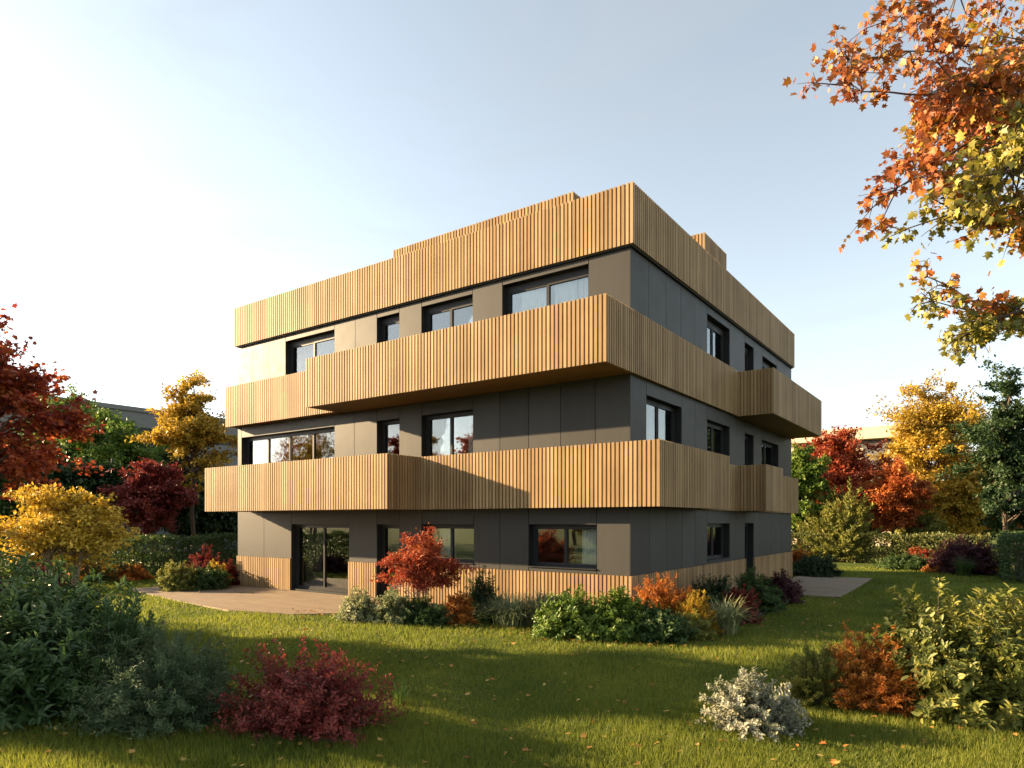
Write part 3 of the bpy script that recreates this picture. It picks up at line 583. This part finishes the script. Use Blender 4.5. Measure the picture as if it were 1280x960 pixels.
# big maple whose boughs hang into the top right corner
def bough_tree():
    base = at(1640, 9.2); root = empty('maple_tree', tuple(base), label='overhanging maple with orange and yellow boughs at the top right', cat='tree')
    tm = MB(); tm.tube([(0, 0, -.1), (.05, .02, 1.5), (-.05, .05, 3), (.05, 0, 5), (0, 0, 7.5), (.1, 0, 10)], [.3, .22, .19, .16, .12, .05], 9)
    groups = {'canopy': [[], [], []], 'canopy2': [[], [], []], 'canopy3': [[], [], []]}
    # boughs: (start height, list of (u, v, D) way points, leaf material, spread px)
    B_ = [(4.2, [(1420, 130, 8.4), (1250, 112, 7.6), (1140, 105, 7.2), (1052, 105, 7.0)], 'canopy3', 26, 520),
          (4.6, [(1430, 60, 8.6), (1300, 55, 8.0), (1180, 60, 7.6), (1060, 75, 7.4)], 'canopy3', 34, 560),
          (4.0, [(1420, 190, 8.2), (1280, 190, 7.4), (1200, 205, 7.0), (1122, 235, 6.8)], 'canopy3', 36, 640),
          (4.0, [(1400, 150, 8.6), (1290, 130, 8.2), (1210, 135, 8.0), (1150, 160, 7.9)], 'canopy', 34, 560),
          (3.8, [(1400, 230, 7.9), (1320, 230, 7.4), (1250, 245, 7.1), (1195, 265, 7.0)], 'canopy2', 38, 700),
          (4.2, [(1420, 130, 7.4), (1340, 130, 7.0), (1280, 150, 6.8), (1225, 190, 6.7)], 'canopy2', 44, 760),
          (3.2, [(1420, 370, 7.6), (1320, 355, 7.0), (1240, 372, 6.8), (1165, 375, 6.7)], 'canopy2', 16, 300),
          (3.2, [(1400, 390, 7.7), (1320, 370, 7.2), (1250, 375, 7.0), (1160, 345, 6.9)], 'canopy', 14, 230),
          (3.0, [(1400, 430, 7.5), (1320, 400, 7.0), (1260, 405, 6.8), (1190, 432, 6.7)], 'canopy2', 17, 300),
          (3.8, [(1420, 170, 6.9), (1350, 170, 6.6), (1300, 190, 6.4), (1262, 215, 6.3)], 'canopy2', 46, 700),
          (4.4, [(1430, 90, 7.9), (1350, 100, 7.7), (1290, 105, 7.6), (1235, 120, 7.5)], 'canopy', 46, 760),
          (3.7, [(1420, 260, 7.3), (1350, 255, 7.0), (1310, 265, 6.9), (1268, 275, 6.8)], 'canopy', 40, 520),
          (3.1, [(1400, 420, 7.9), (1330, 395, 7.5), (1270, 400, 7.4), (1215, 412, 7.3)], 'canopy2', 18, 240),
          (4.3, [(1430, 110, 8.2), (1320, 120, 8.0), (1250, 140, 7.9), (1180, 150, 7.8)], 'canopy3', 44, 700),
          (4.6, [(1440, 60, 7.2), (1340, 75, 7.0), (1270, 95, 6.9), (1190, 100, 6.8)], 'canopy3', 44, 620),
          (5.0, [(1450, 0, 8.6), (1340, -20, 8.2), (1240, 0, 8.0), (1130, 20, 7.8)], 'canopy3', 42, 620),
          (5.0, [(1450, 40, 7.6), (1350, 50, 7.2), (1290, 70, 7.0), (1220, 110, 6.9)], 'canopy', 46, 760)]
    for zs, way, mk, sp, nl in B_:
        nl = int(nl * 2.2)
        P = [np.array([0, 0, zs])]
        for u_, v_, D_ in way: P.append(at(u_, D_, zof(v_, D_)) - base)
        P = np.array(P); tt = np.linspace(0, 1, len(P)); tf = np.linspace(0, 1, 13)
        Q = np.stack([np.interp(tf, tt, P[:, k]) for k in range(3)], 1)
        Q[1:-1] = (Q[:-2] + 2 * Q[1:-1] + Q[2:]) / 4; Q[1:] += np.cumsum(rng.normal(size=(12, 3)) * .05, 0) * np.sin(np.linspace(.3, 3.1, 12))[:, None]
        tm.tube(Q, list(.048 * np.linspace(1, .3, 13) ** 1.6 * rng.uniform(.6, 1.1)), 6)
        m = sp / FPX * 7.0
        tws = []
        for k in range(64):
            i = rng.integers(4, 13) if k < 40 else rng.integers(1, 6); s = Q[i]; fw = unit(Q[min(12, i + 1)] - Q[i - 1])
            e_ = s + (fw * .55 + rsph(1)[0] * np.array([1, 1, .75])) * m * rng.uniform(.6, 1.75) + np.array([0, 0, -.22 * m])
            mid = (s + e_) / 2 + rng.normal(size=3) * .04 + np.array([0, 0, .05 * m])
            tm.tube([s, mid, e_], [.009, .006, .002], 4); tws.append((mid, e_))
            for q in range(2):
                e2 = mid + (unit(e_ - s) * .5 + rsph(1)[0]) * m * rng.uniform(.35, .8); tm.tube([mid, (mid + e2) / 2 + rng.normal(size=3) * .015, e2], [.005, .0035, .0015], 3); tws.append((mid, e2))
        ti = rng.integers(0, len(tws), nl); t = rng.uniform(.2, 1.08, nl)[:, None]
        S = np.array([a for a, b in tws])[ti]; E_ = np.array([b for a, b in tws])[ti]
        pos = S + (E_ - S) * t + rng.normal(size=(nl, 3)) * .045
        g = groups[mk]; g[0].append(pos); g[1].append(rsph(nl) * .7 + np.array([0, 0, -.65]) + unit(E_ - S) * .4); g[2].append(np.array([0, 0, .7]) + rsph(nl) * .8)
    tm.build('trunk', M['bark'], root, smooth=True)
    for mk, (a, b, c_) in groups.items():
        pos = np.concatenate(a); ln = .078 * rng.uniform(.5, 1.25, len(pos))
        link('crown', leaves_mesh('crown', pos, np.concatenate(b), np.concatenate(c_), ln, ln * .95, 'maple'), L[mk], root)
bough_tree()

# trees standing outside the picture that shade the lawn and are mirrored in the panes
for i, (x, y, h, r, mk, lb) in enumerate((
        (-20.5, -13.2, 7.4, 2.3, 'maple_red', 'red maple on the near lawn beyond the left edge'), (-24, -13.5, 7.6, 2.0, 'yellow', 'yellow tree beside the red maple beyond the left edge'),
        (-24.5, -18.5, 9.0, 2.6, 'gold', 'golden tree on the near lawn beyond the left edge'),
        (-44, -40, 11, 4.2, 'orange', 'orange tree far behind the viewpoint at the left'), (-33, -37, 10, 4, 'maple_red', 'red tree far behind the viewpoint'),
        (-25, -40, 11, 4.2, 'gold', 'golden tree far behind the viewpoint'), (-16, -36, 9, 3.8, 'fire', 'fiery red tree far behind the viewpoint'),
        (-7, -40, 10, 4, 'gold', 'golden tree behind the viewpoint'), (-50, -30, 14, 5, 'gold', 'tall golden tree far off beyond the left edge'), (-61, -38, 15, 5.5, 'orange', 'tall orange tree far off beyond the left edge'), (24, -6, 9, 3.6, 'orange', 'orange tree beyond the right edge'),
        (30, 8, 10, 4, 'green', 'green tree beyond the right edge'))):
    tree('tree', lb, (x, y, 0), h, r, 1.6, L[mk], nclump=55, per=150, leaf=.24, trunk_r=.18)

# ------------------------------------------------------------------ shrubs
def P(u, D, wpx, topv): return at(u, D), wpx / 2 / FPX * D, wpx / 2 / FPX * D * .85, zof(topv, D)
def S(name, label, u, D, wpx, topv, mk, *a, **k):
    l, rx_, ry_, h = P(u, D, wpx, topv)
    if 'bed' in GRP: rx_, ry_, h = rx_ * 1.1, ry_ * 1.1, h * 1.08
    return bush(name, label, l, rx_, ry_, h, L[mk], *a, group=GRP, **k)
GRP = 'shrubs in the foreground'
# foreground, left
S('shrub', 'large glossy dark green shrub in the left foreground corner', 35, 8.8, 290, 712, 'laurel', 420, 40, .15, .32, spread=.8, start=.25, stemr=.009)
S('shrub', 'dark green shrub with upright narrow leaves beside the glossy corner shrub', 150, 8.3, 150, 752, 'laurel', 190, 34, .13, .26, spread=.6, start=.25)
S('shrub', 'grey-green feathery shrub left of the crimson foreground shrub', 205, 7.9, 200, 780, 'bluegreen', 300, 90, .055, .25, spread=.75, start=.15)
S('shrub', 'crimson barberry shrub in the foreground at the left', 380, 7.7, 196, 806, 'crimson', 240, 44, .06, .5, spread=.9, start=.2, ragged=.4)
tuft('grass_tuft', 'small pale grass tuft right of the crimson foreground shrub', at(500, 8.6), .26, .36, L['lime'], 60, .012)
# foreground, right
S('shrub', 'low white variegated shrub in the right foreground', 940, 7.7, 118, 846, 'white', 150, 40, .06, .5, start=.2, ragged=.4)
S('shrub', 'feathery light green shrub between the white variegated and orange shrubs', 1025, 8.7, 85, 802, 'lemon', 170, 80, .055, .2, spread=.5, start=.2)
S('shrub', 'rusty orange shrub in the right foreground', 1090, 8.5, 125, 792, 'orange', 220, 60, .055, .4, spread=.8, start=.2)
S('shrub', 'tall yellow-green variegated shrub in the right foreground corner', 1215, 8.2, 215, 738, 'lemon', 300, 40, .12, .5, spread=.85, start=.2, stemr=.009, ragged=.35)
GRP = 'shrubs beside the left hedge and terrace'
# left, by the hedge and the terrace
S('shrub', 'round rusty shrub right beside the trunks of the yellow tree', 113, 26, 42, 702, 'orange', 120, 40, .12, .4)
S('shrub', 'flat rusty shrub in front of the left hedge', 160, 26.5, 46, 704, 'orange', 120, 40, .12, .4)
S('shrub', 'deep red shrub under the yellow tree', 48, 23, 64, 700, 'crimson', 140, 40, .11, .4)
S('shrub', 'dark purple low shrub left of the yellow tree trunks', 30, 21, 70, 714, 'purple', 140, 40, .11, .4)
S('shrub', 'pale yellow-green rounded shrub at the left end of the terrace', 222, 22.5, 44, 702, 'lemon', 170, 40, .10, .4)
S('shrub', 'low dark green shrub between the pale shrub and the terrace corner', 258, 23, 56, 708, 'green', 170, 44, .10, .4)
S('shrub', 'crimson shrub behind the low green shrub by the terrace', 258, 25.2, 48, 688, 'crimson', 150, 44, .11, .4)
S('shrub', 'golden yellow shrub by the left end of the building', 271, 23.8, 30, 703, 'yellow', 110, 40, .10, .4)
S('shrub', 'small red shrub touching the left corner of the building', 287, 24.2, 22, 702, 'crimson', 90, 40, .10, .4)
GRP = 'shrubs in the bed along the building'
# bed in front of the facade
tree('small_tree', 'red japanese maple with pale stems in front of the narrow door', at(525, 15.9), zof(668, 15.9), .98, zof(748, 15.9), L['fire'], nclump=66, per=220, leaf=.078, stems=5, trunk_r=.035, barkm='palebark', tpl='oval', wid=.4, flat=.45, rc=.24, irregular=.6, rbias=2.6)
S('shrub', 'pale variegated shrub at the left end of the front bed', 448, 15.9, 52, 740, 'pale', 120, 30, .10, .45, start=.15)
S('shrub', 'pale yellow-green shrub below the left side of the japanese maple', 492, 15.5, 46, 738, 'pale', 110, 30, .10, .45, start=.15)
S('shrub', 'low dense dark green shrub under the japanese maple', 528, 15.4, 66, 746, 'green', 160, 40, .07, .4, start=.1)
S('shrub', 'small orange shrub at the foot of the japanese maple on the right', 571, 15.5, 42, 744, 'orange', 130, 30, .085, .55, start=.15)
S('shrub', 'upright dark green shrub against the slatted plinth', 603, 16.2, 48, 718, 'dark', 160, 44, .08, .3, start=.1)
tuft('ornamental_grass', 'blue-green arching ornamental grass in the middle of the front bed', at(640, 14.9), .9, .78, L['silver'], 620, .026)
tuft('ornamental_grass', 'brownish arching grass right of the blue-green ornamental grass', at(676, 14.9), .8, .80, L['pale'], 480, .018)
S('shrub', 'bright green shrub left of centre in the front bed', 714, 13.7, 78, 744, 'lime', 240, 34, .10, .5, start=.1)
S('shrub', 'rounded mid-green shrub right of the bright green shrub', 768, 13.5, 80, 746, 'lime', 240, 34, .10, .45, start=.1)
S('shrub', 'glowing orange shrub at the corner of the building', 826, 14.7, 70, 724, 'orange', 240, 50, .07, .35, start=.15)
S('shrub', 'glossy green shrub below the orange shrub at the corner', 822, 13.4, 78, 760, 'green', 200, 32, .10, .5, start=.1)
S('shrub', 'ochre feathery shrub right of the orange corner shrub', 870, 14.0, 50, 742, 'gold', 170, 60, .07, .2, spread=.5, start=.15)
tuft('ornamental_grass', 'pale striped arching grass at the right end of the front bed', at(908, 14.0), .72, .74, L['pale'], 420, .026)
S('shrub', 'dark red shrub behind the pale striped grass', 925, 15.5, 44, 733, 'crimson', 160, 40, .075, .4, start=.1)
S('shrub', 'shaded green shrub along the right wall behind the orange shrub', 890, 17.2, 56, 722, 'dark', 190, 40, .08, .4, start=.1)
S('shrub', 'spreading dark green shrub below the side door', 945, 17.6, 62, 716, 'green', 190, 40, .09, .4, start=.1)
tuft('yucca', 'dark spiky plant standing before the side door', at(931, 19.5), .45, .75, L['dark'], 110, .045, cat='plant', arch=.6)
S('shrub', 'dark purple shrub at the far end of the side bed by the terrace', 975, 19.2, 50, 716, 'purple', 190, 44, .08, .4, start=.1)
S('shrub', 'low dark green filler shrub between the upright shrub and the blue-green grass', 622, 15.6, 40, 748, 'green', 110, 34, .08, .4, start=.1)
S('shrub', 'low dark shrub behind the brownish arching grass', 688, 15.8, 56, 742, 'dark', 130, 34, .08, .4, start=.1)
S('shrub', 'rounded dark green shrub between the mid-green and glossy shrubs', 795, 13.9, 56, 752, 'dark', 150, 34, .09, .45, start=.1)
S('shrub', 'amber shrub right behind the ochre feathery shrub', 856, 15.0, 60, 738, 'orange', 150, 44, .07, .3, start=.15)
S('shrub', 'low olive shrub in front of the ochre feathery shrub', 864, 13.5, 48, 768, 'olive', 130, 40, .07, .35, start=.1)
S('shrub', 'shaded low green shrub between the pale striped grass and the dark red shrub', 905, 15.6, 46, 744, 'green', 130, 36, .08, .4, start=.1)
GRP = 'shrubs in front of the back hedge'
# right, by the back hedge
S('shrub', 'low dark green shrub at the inner end of the side terrace', 1020, 28.5, 58, 692, 'dark', 200, 44, .12, .4, start=.1)
S('shrub', 'rusty shrub peeking out beside the far building corner', 1000, 31, 28, 682, 'orange', 100, 40, .12, .4)
S('shrub', 'rounded bright green shrub in front of the back hedge', 1133, 32.5, 62, 692, 'green', 220, 50, .12, .4, start=.1)
S('shrub', 'coral orange shrub above the rounded green shrub', 1149, 34.2, 38, 685, 'fire', 140, 44, .12, .4)
S('shrub', 'small rusty shrub at the foot of the dark purple shrub', 1172, 30.5, 26, 703, 'orange', 110, 40, .10, .4)
S('shrub', 'wide dark purple shrub near the right hedge', 1207, 30, 76, 670, 'purple', 260, 50, .14, .3, start=.1)
tuft('ornamental_grass', 'green arching grass in front of the wide purple shrub', at(1205, 28.6), .7, .85, L['green'], 260, .03)

# ------------------------------------------------------------------ lawn grass and fallen leaves
def inside(poly, x, y):
    r = np.zeros(len(x), bool); n_ = len(poly)
    for i in range(n_):
        (xa_, ya_), (xb_, yb_) = poly[i], poly[(i+1) % n_]
        c_ = ((ya_ > y) != (yb_ > y)); r ^= c_ & (x < (xb_ - xa_) * (y - ya_) / (yb_ - ya_ + 1e-12) + xa_)
    return r
def lawn_points(n, d0, d1, pw):
    D = d0 * (d1 / d0) ** (rng.uniform(0, 1, n) ** pw); lat = rng.uniform(-.86, .86, n) * D
    x = CAM[0] + D * FX[0] + lat * RX[0]; y = CAM[1] + D * FX[1] + lat * RX[1]
    k = ~(inside(TERR_A, x, y) | inside(TERR_B, x, y) | inside(BED, x, y) | ((x > X0 - .1) & (x < .12) & (y > -.1) & (y < Y1 + .1)))
    return x[k], y[k], D[k]
x, y, D = lawn_points(520000, 5.2, 34, 1.0); N = len(x)
h = rng.uniform(.03, .10, N) * (1 + .35 * np.sin(x * 1.3 + np.sin(y * 1.7)) * np.sin(y * 1.1)); ln_ = rng.normal(size=(N, 2)) * .028
an = rng.uniform(0, 6.28, N); wv = .0045 * np.maximum(1, D / 8)
b0 = np.stack([x - np.cos(an) * wv, y - np.sin(an) * wv, np.zeros(N)], 1); b1 = np.stack([x + np.cos(an) * wv, y + np.sin(an) * wv, np.zeros(N)], 1)
tp = np.stack([x + ln_[:, 0], y + ln_[:, 1], h], 1)
V = np.stack([b0, b1, tp], 1).reshape(-1, 3)
tag(link('lawn_grass', uniform_mesh('lawn_grass', V, np.arange(N * 3).reshape(-1, 3)), L['grass']), 'short green grass of the lawn', 'grass', kind='stuff')
x, y, D = lawn_points(1300, 6, 26, .8); N = len(x)
drift = []
for u_, v_ in ((470, 776), (560, 783), (640, 788), (720, 802), (800, 806), (880, 800), (960, 778), (300, 742), (230, 740), (380, 766), (1010, 752), (150, 748), (1080, 860), (420, 870)):
    c_ = at(u_, ground_d(v_)); drift.append(np.stack([c_[0] + rng.normal(size=34) * .55, c_[1] + rng.normal(size=34) * .32], 1))
drift = np.concatenate(drift); x = np.concatenate([x, drift[:, 0]]); y = np.concatenate([y, drift[:, 1]]); N = len(x)
pos = np.stack([x, y, rng.uniform(.035, .07, N)], 1)
on_t = inside(TERR_A, x, y) | inside(TERR_B, x, y); pos[on_t, 2] = .058; ln_ = rng.uniform(.035, .085, N)
dr = rsph(N); dr[:, 2] *= .25
tag(link('fallen_leaves', leaves_mesh('fallen_leaves', pos, dr, np.array([0, 0, 1.]) + rsph(N) * .35, ln_, ln_ * .9, 'maple'), L['litter']), 'fallen brown and yellow leaves scattered on the lawn', 'leaf litter', kind='stuff')
